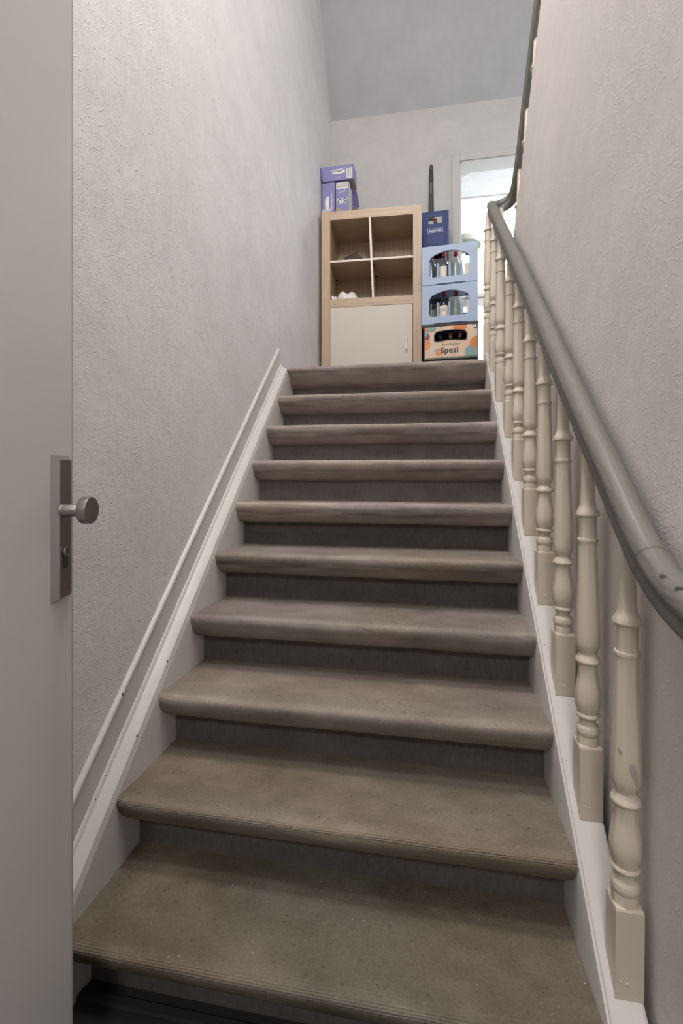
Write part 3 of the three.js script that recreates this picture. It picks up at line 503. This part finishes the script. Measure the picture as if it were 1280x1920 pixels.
// ------------------------------------------------------------------ violet cartons on the shelf unit
{
  const violet = lin(130, 128, 178), top = Y0 + 1.524, vm = std(violet, 0.6), deep = std(lin(84, 76, 132), 0.65), pale = std(lin(214, 210, 204), 0.7), grey = std(lin(150, 142, 138), 0.7);
  const printed = (w, h, draw) => std(0xffffff, 0.6, { map: canvasTex(w, h, (c) => { c.fillStyle = 'rgb(130,128,178)'; c.fillRect(0, 0, w, h); draw(c, w, h); }) });
  const stripes = (c, x, y, w, h, across) => { c.fillStyle = 'rgb(224,222,220)'; c.fillRect(x, y, w, h); c.fillStyle = 'rgb(150,148,146)'; const n = 4; for (let k = 0; k < n; k++) across ? c.fillRect(x + w * 0.06, y + h * (0.14 + k * 0.2), w * 0.88, h * 0.1) : c.fillRect(x + w * (0.14 + k * 0.2), y + h * 0.06, w * 0.1, h * 0.88); };
  const print = (name, mat, w, h, x, y, z, parent) => mesh(name, new THREE.PlaneGeometry(w, h).translate(x, y, z), mat, parent);
  const slot = (len, r) => { const s = new THREE.Shape(); s.moveTo(-len, 0); s.quadraticCurveTo(0, r * 2.0, len, r * 0.3); s.lineTo(len, -r * 0.5); s.quadraticCurveTo(0, -r * 1.1, -len, 0); return new THREE.ExtrudeGeometry(s, { depth: 0.003, bevelEnabled: true, bevelSize: 0.001, bevelThickness: 0.001, bevelSegments: 1 }); };
  // upright carton on the left
  const a = group('carton', [-0.798, top, -3.845]);
  tag(a, 'violet carton with carrying slot standing upright nearest the left wall', 'carton', 'violet cartons on the shelf unit');
  mesh('body', box(-0.0525, 0.0525, 0, 0.296, -0.16, 0, 0.0015), vm, a);
  print('print', printed(180, 500, (c, w, h) => { stripes(c, 0, 374, 125, 34, true); c.fillStyle = 'rgb(208,204,212)'; for (let k = 0; k < 17; k++) c.fillRect(127 + k * 0.35, 150 + k * 12.5, 16, 9); c.fillRect(128, 366, 18, 18); c.fillStyle = 'rgb(170,166,170)'; c.fillRect(150, 232, 9, 60); c.save(); c.translate(28, 225); c.rotate(1.25); c.fillRect(0, 0, 75, 9); c.restore(); }), 0.1, 0.29, 0, 0.148, 0.0006, a);
  mesh('carrying_slot', extrudeXY([[-0.013, -0.055], [0.009, -0.056], [0.012, -0.01], [0.013, 0.03], [0.008, 0.055], [-0.008, 0.053], [-0.015, 0.025], [-0.017, -0.01]], 0, 0.004, [], 0.0012).translate(-0.006, 0.126, -0.001), std(lin(232, 228, 224), 0.7), a);
  // upright carton beside it
  const b = group('carton', [-0.681, top, -3.845]);
  tag(b, 'violet carton with small dark pictures and a yellow sticker, standing upright', 'carton', 'violet cartons on the shelf unit');
  mesh('body', box(-0.0555, 0.0555, 0, 0.292, -0.16, -0.002, 0.0015), vm, b);
  mesh('pale_side', box(0.0556, 0.0566, 0.004, 0.288, -0.155, -0.006, 0.0004), pale, b);
  print('print', printed(220, 560, (c, w, h) => {
    stripes(c, 6, 4, w - 12, 100, true);
    c.save(); c.translate(52, 158); c.rotate(-0.22); c.fillStyle = 'rgb(196,188,176)'; c.fillRect(0, 0, 78, 15); c.rotate(-0.5); c.fillRect(70, 38, 44, 13); c.restore();
    c.fillStyle = 'rgb(132,126,176)'; for (let k = 0; k < 4; k++) c.fillRect(38, 196 + k * 12, 130 - k * 9, 6);
    for (const x of [20, 116]) { c.fillStyle = 'rgb(206,208,204)'; c.fillRect(x, 258, 84, 84); c.strokeStyle = 'rgb(38,48,84)'; c.lineWidth = 15; c.beginPath(); if (x < 60) { c.arc(x + 46, 300, 25, 2.6, 6.1); c.moveTo(x, 332); c.lineTo(x + 42, 318); } else { c.arc(x + 40, 292, 26, 3.4, 6.6); c.moveTo(x + 16, 326); c.quadraticCurveTo(x + 50, 300, x + 80, 322); } c.stroke(); }
    c.fillStyle = 'rgb(134,130,184)'; for (let k = 0; k < 5; k++) c.fillRect(20, 362 + k * 12, 160 - (k * 37 % 40), 6);
    c.fillStyle = 'rgb(206,168,52)'; c.fillRect(20, 424, 72, 32); c.fillStyle = 'rgb(96,84,40)'; c.fillRect(36, 433, 12, 13); c.fillRect(54, 433, 22, 13);
  }), 0.107, 0.286, 0, 0.146, -0.0013, b);
  // carton lying across both, end flaps open
  const cT = group('carton', [-0.715, top + 0.3050, -3.84]); cT.rotation.z = 0.018;
  tag(cT, 'open violet carton lying across the two upright cartons with its flaps loose', 'carton', 'violet cartons on the shelf unit');
  mesh('body', box(-0.132, 0.132, 0, 0.122, -0.16, 0, 0.0015), vm, cT);
  mesh('bottom', box(0.03, 0.1315, -0.0012, 0.0002, -0.158, -0.003, 0.0003), grey, cT);
  print('print', printed(540, 250, (c, w, h) => { stripes(c, 418, 62, 100, 172, false); c.fillStyle = 'rgb(208,204,212)'; for (let k = 0; k < 16; k++) c.fillRect(150 + k * 13.5, 68 - k * 1.2, 10, 22); c.fillRect(372, 44, 16, 22); c.fillStyle = 'rgb(178,172,170)'; c.save(); c.translate(222, 222); c.rotate(-0.35); c.fillRect(0, 0, 26, 16); c.fillRect(22, -4, 84, 14); c.restore(); }), 0.258, 0.118, 0, 0.061, 0.0006, cT);
  mesh('carrying_slot', slot(0.058, 0.016).rotateZ(0.12).translate(0.0, 0.062, -0.001), std(lin(232, 228, 220), 0.7), cT);
  mesh('slot_shadow', extrudeXY([[-0.03, 0], [-0.01, 0.011], [0.02, 0.013], [0.042, 0.010], [0.02, 0.007], [-0.01, 0.005]], 0, 0.0034, [], 0.0004).translate(0.002, 0.062, 0.001), std(lin(60, 52, 56), 0.9), cT).name = 'slot_shade';  // dark raised piece painting the shade inside the carrying slot
  mesh('side_flap', extrudeXY(roundRect(-0.036, 0.0, 0.012, 0.108, 0.03), 0, 0.0015).rotateY(1.1).translate(-0.1315, 0, 0), vm, cT);
  mesh('end_flap', extrudeXY([[0, 0], [0.038, 0.001], [0.066, -0.148], [0.008, -0.152]], 0, 0.002).translate(0.0935, -0.015, -0.14), deep, cT);
  const e = group('carton', [-0.618, top, -4.06]);
  tag(e, 'small pale carton half hidden behind the violet ones', 'carton');
  mesh('body', box(-0.055, 0.055, 0, 0.222, -0.1, 0, 0.002), pale, e);
  mesh('lid_edge', box(-0.0555, 0.0555, 0.190, 0.2225, -0.1005, 0.0005, 0.001), pale, e);
}

// ------------------------------------------------------------------ crates and bottles beside the shelf unit
{
  const TH = -0.096, C0 = [-0.0287, 0, -3.66];
  const at = (a, y, z) => { const v = new THREE.Vector3(a, 0, z).applyAxisAngle(new THREE.Vector3(0, 1, 0), TH); return [C0[0] + v.x, y, C0[2] + v.z]; };
  const win = (x0, x1, yb, ySide, yMid, r) => { // hole with an arched top
    const o = []; for (const p of roundRect(x0, x1, yb, ySide, r)) o.push(p);
    const bot = o.filter(([, y]) => y < (yb + ySide) / 2), arch = []; for (let k = 0; k <= 16; k++) { const t = k / 16, x = x1 - (x1 - x0) * t, e = Math.min(1, Math.min(t, 1 - t) / 0.06); arch.push([x, ySide - (1 - e) * (1 - e) * 0.018 + (yMid - ySide) * Math.sin(Math.PI * t)]); }
    const right = bot.filter(([x]) => x > (x0 + x1) / 2), left = bot.filter(([x]) => x <= (x0 + x1) / 2);
    return [...right, ...arch, ...left];
  };
  const blue = std(lin(160, 177, 205), 0.45), blueIn = std(lin(152, 172, 202), 0.5);
  function waterCrate() {
    const g = new THREE.Group(), W = 0.41, Hc = 0.298, D = -0.285;
    const outer = [[0, 0.001], [0.075, 0.001], [0.12, 0.007], [0.29, 0.007], [0.335, 0.001], [W, 0.001], [W, Hc], [0.34, Hc], [0.28, Hc - 0.003], [0.13, Hc - 0.003], [0.07, Hc], [0, Hc]];
    const hole = win(0.055, 0.352, 0.058, 0.208, 0.252, 0.026);
    mesh('front_panel', extrudeXY(outer, -0.012, 0, [hole.slice().reverse()], 0.0015), blue, g);
    mesh('back_panel', extrudeXY([[0, 0.001], [W, 0.001], [W, Hc], [0.362, Hc], [0.352, 0.07], [0.055, 0.07], [0.045, Hc], [0, Hc]], D, D + 0.012, [], 0.0015), blue, g);
    const side = () => extrudeXY([[0.012, 0.001], [-D - 0.012, 0.001], [-D - 0.012, Hc], [0.012, Hc]], 0, 0.008, [roundRect(0.07, 0.21, 0.2, 0.25, 0.02).reverse()], 0.001).rotateY(Math.PI / 2);
    mesh('side_panel', side().translate(0, 0, 0), blue, g); mesh('side_panel', side().translate(W - 0.008, 0, 0), blue, g);
    mesh('bottom', box(0.008, W - 0.008, 0.004, 0.010, D + 0.012, -0.012, 0.001), blueIn, g);
    for (const x of [0.117, 0.2035, 0.292]) mesh('divider', box(x - 0.006, x + 0.006, 0.010, 0.170, D + 0.02, -0.0135, 0.002), blueIn, g);
    for (const z of [-0.097, -0.175]) for (const [x0, x1] of [[0.0085, 0.111], [0.123, 0.1975], [0.2095, 0.286], [0.298, 0.4015]]) mesh('cross_divider', box(x0, x1, 0.010, 0.10, z - 0.002, z + 0.002, 0.001), blueIn, g);
    g.traverse((o) => { o.castShadow = o.receiveShadow = true; });
    return g;
  }
  const glass = new THREE.MeshPhysicalMaterial({ color: lin(226, 234, 234), roughness: 0.10, transmission: 1, thickness: 0, ior: 1.5 });
  const capRed = std(lin(176, 34, 40), 0.4), paper = std(lin(226, 218, 206), 0.8);
  const lettered = std(0xffffff, 0.8, { map: canvasTex(256, 128, (c, w, h) => { c.fillStyle = 'rgb(226,218,206)'; c.fillRect(0, 0, w, h); c.fillStyle = 'rgb(110,104,100)'; c.font = 'bold 34px serif'; c.textAlign = 'center'; c.fillText('AETIA', w / 2, h * 0.52); c.fillStyle = 'rgb(205,170,160)'; c.fillRect(w / 2 - 40, h * 0.17, 80, 5); c.fillRect(w / 2 - 50, h * 0.72, 100, 3); }) });
  const bottleGeo = lathe([[0, 0.002], [0.030, 0.0], [0.0345, 0.004], [0.0358, 0.012], [0.0358, 0.145], [0.0348, 0.152], [0.0336, 0.158], [0.0290, 0.172], [0.0220, 0.188], [0.0165, 0.202], [0.0135, 0.214], [0.0130, 0.222], [0.0130, 0.238]], 28);
  const capGeo = lathe([[0, 0.2470], [0.0145, 0.2470], [0.0160, 0.2452], [0.0160, 0.2200], [0.0152, 0.2188], [0.0131, 0.2200]], 24);
  const labelGeo = (arc) => new THREE.CylinderGeometry(0.0363, 0.0363, 0.085, 24, 1, true, -arc / 2, arc).translate(0, 0.095, 0);
  function waterBottle(label, turn, mat = paper, arc = 2.3) {
    const g = new THREE.Group(); mesh('glass_body', bottleGeo, glass, g); mesh('cap', capGeo, capRed, g);
    if (label) { const l = mesh('paper_label', labelGeo(arc), mat, g); l.rotation.y = turn; } return g;
  }
  const crates = [];
  for (const [y, label] of [[1.1485, 'pale blue plastic bottle crate directly on the printed crate'], [1.4475, 'pale blue plastic bottle crate topmost of its stack']]) {
    const c = waterCrate(); c.name = numbered('bottle_crate'); c.position.set(...at(0, y, 0)); c.rotation.y = TH; scene.add(c);
    tag(c, label, 'crate', 'pale blue bottle crates'); crates.push([c, y]);
  }
  const row = ['leftmost', 'second from the left', 'third from the left', 'rightmost'];
  const xs = [0.066, 0.1603, 0.2478, 0.338];
  for (const [ci, [, y]] of crates.entries()) for (let k = 0; k < 4; k++) {
    const r = 0;
    const front = r === 0;
    let b;
    if (ci === 0) b = waterBottle(true, front ? [2.4, 0, 3.3, 1.0][k] : rr(0, 6), front && k === 1 ? lettered : paper, k === 1 ? 2.5 : 2.2);
    else b = waterBottle(front ? k === 1 || k === 3 : r === 1, front ? [0, -0.45, 0, 0.5][k] : rr(0, 6));
    b.name = numbered('water_bottle'); b.position.set(...at(xs[k], y + 0.0105, -0.058 - r * 0.078)); b.rotation.y = TH; scene.add(b);
    const crate = ci ? 'upper' : 'lower';
    if (front) tag(b, `red-capped glass bottle, ${row[k]} in front row of ${crate} pale blue crate`, 'bottle', `bottles in the ${crate} pale blue crate`);
  }
  // printed drink crate
  const black = std(lin(34, 36, 40), 0.45), blackIn = std(lin(24, 25, 28), 0.6);
  {
    const W = 0.398, Hc = 0.272, D = -0.283, g = group('drink_crate', at(0.014, 0.8745, 0.006), TH);
    tag(g, 'black drink crate with a beige printed front of coloured circles', 'crate');
    const hole = win(0.083, 0.315, 0.139, 0.206, 0.217, 0.018).map(([x, y]) => [x, y > 0.17 ? y : y + 0.009 * Math.sin(Math.PI * Math.min(1, Math.max(0, (x - 0.083) / 0.232)))]);
    const bottomArc = []; for (let k = 1; k < 12; k++) { const t = k / 12; bottomArc.push([0.101 + (0.297 - 0.101) * t, 0.139 + 0.010 * Math.sin(Math.PI * t)]); }
    const hole2 = [...bottomArc, ...hole].reverse();
    mesh('front_panel', extrudeXY([[0, 0.001], [W, 0.001], [W, Hc - 0.001], [0, Hc - 0.001]], -0.012, 0, [hole2], 0.002), black, g);
    mesh('back_panel', box(0, W, 0.001, Hc + 0.0015, D, D + 0.01, 0.002), blackIn, g);
    mesh('side_panel', box(0, 0.01, 0.001, Hc + 0.0015, D + 0.01, -0.012, 0.002), black, g);
    mesh('side_panel', box(W - 0.01, W, 0.001, Hc + 0.0015, D + 0.01, -0.012, 0.002), black, g);
    mesh('bottom', box(0.01, W - 0.01, 0.002, 0.010, D + 0.01, -0.012, 0.001), blackIn, g);
    mesh('upper_rim', box(-0.003, W + 0.003, Hc - 0.017, Hc - 0.001, -0.014, 0.004, 0.003), black, g);
    // window surround
    const grow = (p, s) => { const cx = 0.199, cy = 0.175; return p.map(([x, y]) => [cx + (x - cx) * (1 + s / 0.116), cy + (y - cy) * (1 + s / 0.04)]); };
    mesh('window_rim', extrudeXY(grow(hole2.slice().reverse(), 0.006), 0, 0.006, [grow(hole2, -0.001)], 0.0015), black, g);
    for (let k = 0; k < 9; k++) mesh('lower_rib', box(0.005 + k * 0.0435, 0.046 + k * 0.0435, 0.003, 0.016, 0, 0.003, 0.0015), std(lin(104, 101, 96), 0.5), g);
    const px = 1000, map = canvasTex(768, 464, (c, w, h) => {
      // panel spans x 0.008..0.392, y 0.018..0.252
      const X = (x) => (x - 0.008) / 0.384 * w, Y = (y) => (0.252 - y) / 0.234 * h, R = (r) => r / 0.384 * w;
      c.fillStyle = 'rgb(218,190,166)'; c.fillRect(0, 0, w, h);
      for (let k = 0; k < 90; k++) { c.fillStyle = k % 2 ? 'rgba(226,204,184,0.35)' : 'rgba(196,164,138,0.25)'; c.fillRect((k * 97) % w, 0, 3 + (k % 4), h); }
      const disc = (x, y, r, col) => { c.fillStyle = col; c.beginPath(); c.arc(X(x), Y(y), R(r), 0, 7); c.fill(); };
      const orange = 'rgb(208,126,58)', peach = 'rgb(216,146,100)', teal = 'rgb(126,158,152)', sky = 'rgb(134,172,196)', wine = 'rgb(124,70,72)';
      disc(0.008, 0.252, 0.046, orange); disc(0.062, 0.243, 0.032, teal); disc(0.02, 0.207, 0.012, sky); disc(0.012, 0.178, 0.034, wine); disc(0.012, 0.118, 0.040, peach);
      disc(0.01, 0.198, 0.018, sky);
      disc(0.268, 0.252, 0.052, orange); disc(0.392, 0.252, 0.038, wine);
      disc(0.392, 0.108, 0.054, orange); disc(0.344, 0.050, 0.040, teal); disc(0.392, 0.018, 0.044, sky); disc(0.36, 0.018, 0.03, teal);
      disc(0.112, 0.058, 0.028, peach); c.fillStyle = sky; c.beginPath(); c.moveTo(X(0.078), Y(0.082)); c.quadraticCurveTo(X(0.098), Y(0.088), X(0.106), Y(0.076)); c.quadraticCurveTo(X(0.096), Y(0.058), X(0.088), Y(0.056)); c.closePath(); c.fill();
      c.fillStyle = 'rgb(62,60,60)'; c.textAlign = 'center'; c.save(); c.translate(X(0.203), Y(0.104)); c.scale(0.86, 1); c.font = '52px serif'; c.fillText('Krombacher', 0, 0); c.lineWidth = 1.6; c.strokeStyle = 'rgb(62,60,60)'; c.strokeText('Krombacher', 0, 0); c.restore();
      c.font = 'bold 108px sans-serif'; c.fillText('Spezi', X(0.192), Y(0.049)); c.lineWidth = 5; c.strokeStyle = 'rgb(62,60,60)'; c.strokeText('Spezi', X(0.192), Y(0.049));
      c.lineWidth = 1.5; c.beginPath(); c.arc(X(0.287), Y(0.088), 5, 0, 7); c.stroke();
      c.fillStyle = 'rgb(232,226,218)'; c.fillRect(X(0.328), Y(0.247), R(0.056), R(0.018)); c.fillStyle = 'rgb(60,58,58)'; c.font = 'bold 19px sans-serif'; c.fillText('20 x 0,5l', X(0.356), Y(0.2345));
    });
    const pg = extrudeXY([[0.008, 0.018], [0.392, 0.018], [0.392, 0.252], [0.008, 0.252]], 0, 0.0012, [grow(hole2, 0.005)]);
    { const u = pg.attributes.uv, p = pg.attributes.position; for (let i = 0; i < u.count; i++) u.setXY(i, (p.getX(i) - 0.008) / 0.384, (p.getY(i) - 0.018) / 0.234); }
    mesh('printed_panel', pg, std(0xffffff, 0.55, { map }), g).userData.label = 'beige panel printed with coloured circles and lettering';
    // dark bottles inside
    const brown = new THREE.MeshPhysicalMaterial({ color: lin(52, 30, 18), roughness: 0.1, clearcoat: 1 });
    const neckG = lathe([[0, 0], [0.029, 0], [0.030, 0.005], [0.030, 0.11], [0.026, 0.13], [0.017, 0.15], [0.0135, 0.17], [0.0128, 0.195], [0, 0.196]], 24), capG = lathe([[0.0128, 0.180], [0.0135, 0.181], [0.0145, 0.199], [0.013, 0.203], [0, 0.2035]], 20);
    [0.118, 0.196, 0.268].forEach((x, k) => {
      const b = group('drink_bottle', at(0.014 + x, 0.8848, 0.006 - 0.075), TH);
      mesh('glass_body', neckG, brown, b); mesh('cap', capG, std(k ? lin(206, 110, 52) : lin(70, 60, 54), 0.4), b);
      mesh('neck_foil', lathe([[0.0136, 0.172], [0.0136, 0.181]], 20), std(lin(196, 188, 176), 0.35), b);
      tag(b, `dark brown bottle in the opening of the printed crate, ${['leftmost', 'middle', 'rightmost'][k]} of the three`, 'bottle', 'dark bottles in the printed crate');
    });
    // crate underneath, hidden behind the landing edge
    const u = group('drink_crate', at(0.01, Y0, 0), TH); tag(u, 'plain black crate at the bottom of the stack', 'crate');
    mesh('front_panel', box(0, 0.404, 0.001, 0.255, -0.012, 0, 0.002), black, u); mesh('back_panel', box(0, 0.404, 0.001, 0.255, -0.3, -0.288, 0.002), black, u);
    mesh('side_panel', box(0, 0.01, 0.001, 0.255, -0.288, -0.012, 0.002), black, u); mesh('side_panel', box(0.394, 0.404, 0.001, 0.255, -0.288, -0.012, 0.002), black, u);
    mesh('bottom', box(0.01, 0.394, 0.002, 0.01, -0.288, -0.012, 0.001), black, u);
  }
  // narrow navy crates behind
  const navy = std(lin(26, 50, 112), 0.55), navyD = std(lin(20, 22, 34), 0.55);
  const NB = [-0.0322, -4.0], TN = -0.061;
  function navyCrate(h, mat, plain) {
    const g = new THREE.Group(), W = 0.2195, D = -0.235, outer = [[0, 0.001], [W, 0.001], [W, h - 0.001], [0, h - 0.001]], hole = roundRect(0.055, 0.163, h - 0.103, h - 0.046, 0.008);
    mesh('front_panel', extrudeXY(outer, -0.008, 0, [hole.slice().reverse()], 0.0015), mat, g);
    mesh('back_panel', extrudeXY(outer, D, D + 0.008, [hole.slice().reverse()], 0.0015), mat, g);
    mesh('side_panel', box(0, 0.006, 0.001, h - 0.001, D + 0.008, -0.008, 0.001), mat, g); mesh('side_panel', box(W - 0.006, W, 0.001, h - 0.001, D + 0.008, -0.008, 0.001), mat, g);
    mesh('bottom', box(0.006, W - 0.006, 0.002, 0.008, D + 0.008, -0.008, 0.001), mat, g);
    if (!plain) {
      for (const x of [0.004, 0.015, 0.026, 0.037, W - 0.010, W - 0.021, W - 0.032]) mesh('rib', box(x - 0.0022, x + 0.0022, 0.012, h - 0.012, 0, 0.003, 0.001), mat, g);
      mesh('face_rim', extrudeXY(roundRect(0.041, W - 0.037, 0.014, h - 0.010, 0.004), 0, 0.0025, [roundRect(0.0445, W - 0.0405, 0.0175, h - 0.0135, 0.004).reverse()], 0.0006), mat, g);
    }
    return g;
  }
  const pos = (a, y, z) => { const v = new THREE.Vector3(a, 0, z).applyAxisAngle(new THREE.Vector3(0, 1, 0), TN); return [NB[0] + v.x, y, NB[1] + v.z]; };
  for (let k = 0; k < 4; k++) {
    const g = navyCrate(0.3215, navyD, true); g.name = numbered('narrow_crate'); g.position.set(...pos(0, Y0 + k * 0.3215, 0)); g.rotation.y = TN; scene.add(g);
    tag(g, k === 3 ? 'narrow dark crate behind the upper pale blue crate, just under the navy one' : `narrow dark crate in the rear stack, ${['lowest', 'second from the floor', 'third from the floor'][k]}`, 'crate', 'dark crates of the rear stack');
  }
  const nv = navyCrate(0.294, navy, false); nv.name = numbered('narrow_crate'); nv.position.set(...pos(0, 1.9045, 0)); nv.rotation.y = TN; scene.add(nv);
  tag(nv, 'narrow navy blue crate with white framed lettering, highest of the stacked crates', 'crate');
  mesh('logo', new THREE.PlaneGeometry(0.126, 0.037).translate(0.1095, 0.130, 0.0035), std(0xffffff, 0.5, { map: canvasTex(512, 150, (c, w, h) => {
    c.fillStyle = 'rgb(26,50,112)'; c.fillRect(0, 0, w, h); c.strokeStyle = 'rgb(214,218,230)'; c.lineWidth = 9; c.strokeRect(8, 8, w - 16, h - 16);
    c.fillStyle = 'rgb(226,228,236)'; c.font = 'bold 88px sans-serif'; c.textAlign = 'center'; c.save(); c.translate(w / 2, 108); c.scale(1.04, 1); c.fillText('BIONADE', 0, 0); c.restore();
    c.fillStyle = 'rgb(196,60,60)'; c.beginPath(); c.arc(w * 0.335, 77, 12, 0, 7); c.fill();
  }) }), nv);
  const cb = group('water_bottle', pos(0.109, 1.9130, -0.05), 0);
  mesh('glass_body', lathe([[0, 0.002], [0.029, 0.001], [0.030, 0.006], [0.030, 0.10], [0.022, 0.145], [0.0135, 0.185], [0.0125, 0.232]], 24), glass, cb);
  mesh('cap', lathe([[0.0125, 0.212], [0.0145, 0.213], [0.0152, 0.240], [0.012, 0.2455], [0, 0.246]], 20), std(lin(176, 104, 76), 0.35, { metalness: 0.3 }), cb);
  tag(cb, 'bottle with copper coloured cap in the opening of the navy crate', 'bottle');
}

// ------------------------------------------------------------------ black shoehorn on the wall, lamp in the far room
{
  const s = group('shoehorn', [0.0475, 2.2695, BACK + 0.004]);
  tag(s, 'long black plastic shoehorn hanging on the wall above the navy crate', 'shoehorn');
  const bm = std(lin(9, 9, 10), 0.5);
  const half = [[0.0262, 0], [0.0250, 0.06], [0.0215, 0.19], [0.0200, 0.30], [0.0208, 0.38], [0.0185, 0.42], [0.0145, 0.47], [0.0105, 0.488], [0.0045, 0.4945]];
  const outline = [...half, ...half.slice().reverse().map(([x, y]) => [-x, y])];
  mesh('blade', extrudeXY(outline, 0, 0.008, [roundRect(-0.0048, 0.0048, 0.452, 0.480, 0.0046).reverse()], 0.002), bm, s);
  mesh('ridge', extrudeXY([[-0.0025, 0.012], [0.0025, 0.012], [0.0022, 0.22], [0.006, 0.24], [0.007, 0.33], [-0.002, 0.345], [-0.012, 0.32], [-0.012, 0.24], [-0.002, 0.22]], 0.0078, 0.0095, [], 0.0006), std(lin(84, 82, 84), 0.5), s);
  mesh('nail', new THREE.CylinderGeometry(0.002, 0.002, 0.016, 8).rotateX(Math.PI / 2).translate(0, 0.476, 0.006), M.steel, s);
  const l = group('pendant_lamp', [0.385, 3.035, -4.88]);
  tag(l, 'pale dome lamp shade seen through the bright doorway', 'lamp');
  mesh('shade', lathe([[0.158, -0.735], [0.160, -0.730], [0.150, -0.692], [0.122, -0.660], [0.08, -0.643], [0.03, -0.636], [0.0, -0.635], [0.0, -0.640], [0.03, -0.641], [0.078, -0.648], [0.118, -0.665], [0.146, -0.696], [0.156, -0.735]], 40), new THREE.MeshPhysicalMaterial({ color: lin(212, 218, 206), roughness: 0.8, transmission: 0.2, thickness: 0 }), l);
  mesh('holder', new THREE.CylinderGeometry(0.02, 0.022, 0.07, 16).translate(0, -0.675, 0), M.trim, l);
  mesh('cord', new THREE.CylinderGeometry(0.0007, 0.0007, 0.635, 6).translate(0, -0.3175, 0), std(lin(250, 250, 250), 0.8), l);
    mesh('canopy', lathe([[0, 0], [0.045, 0], [0.04, -0.02], [0, -0.025]], 20), M.trim, l);
}

renderer.render(scene, camera);
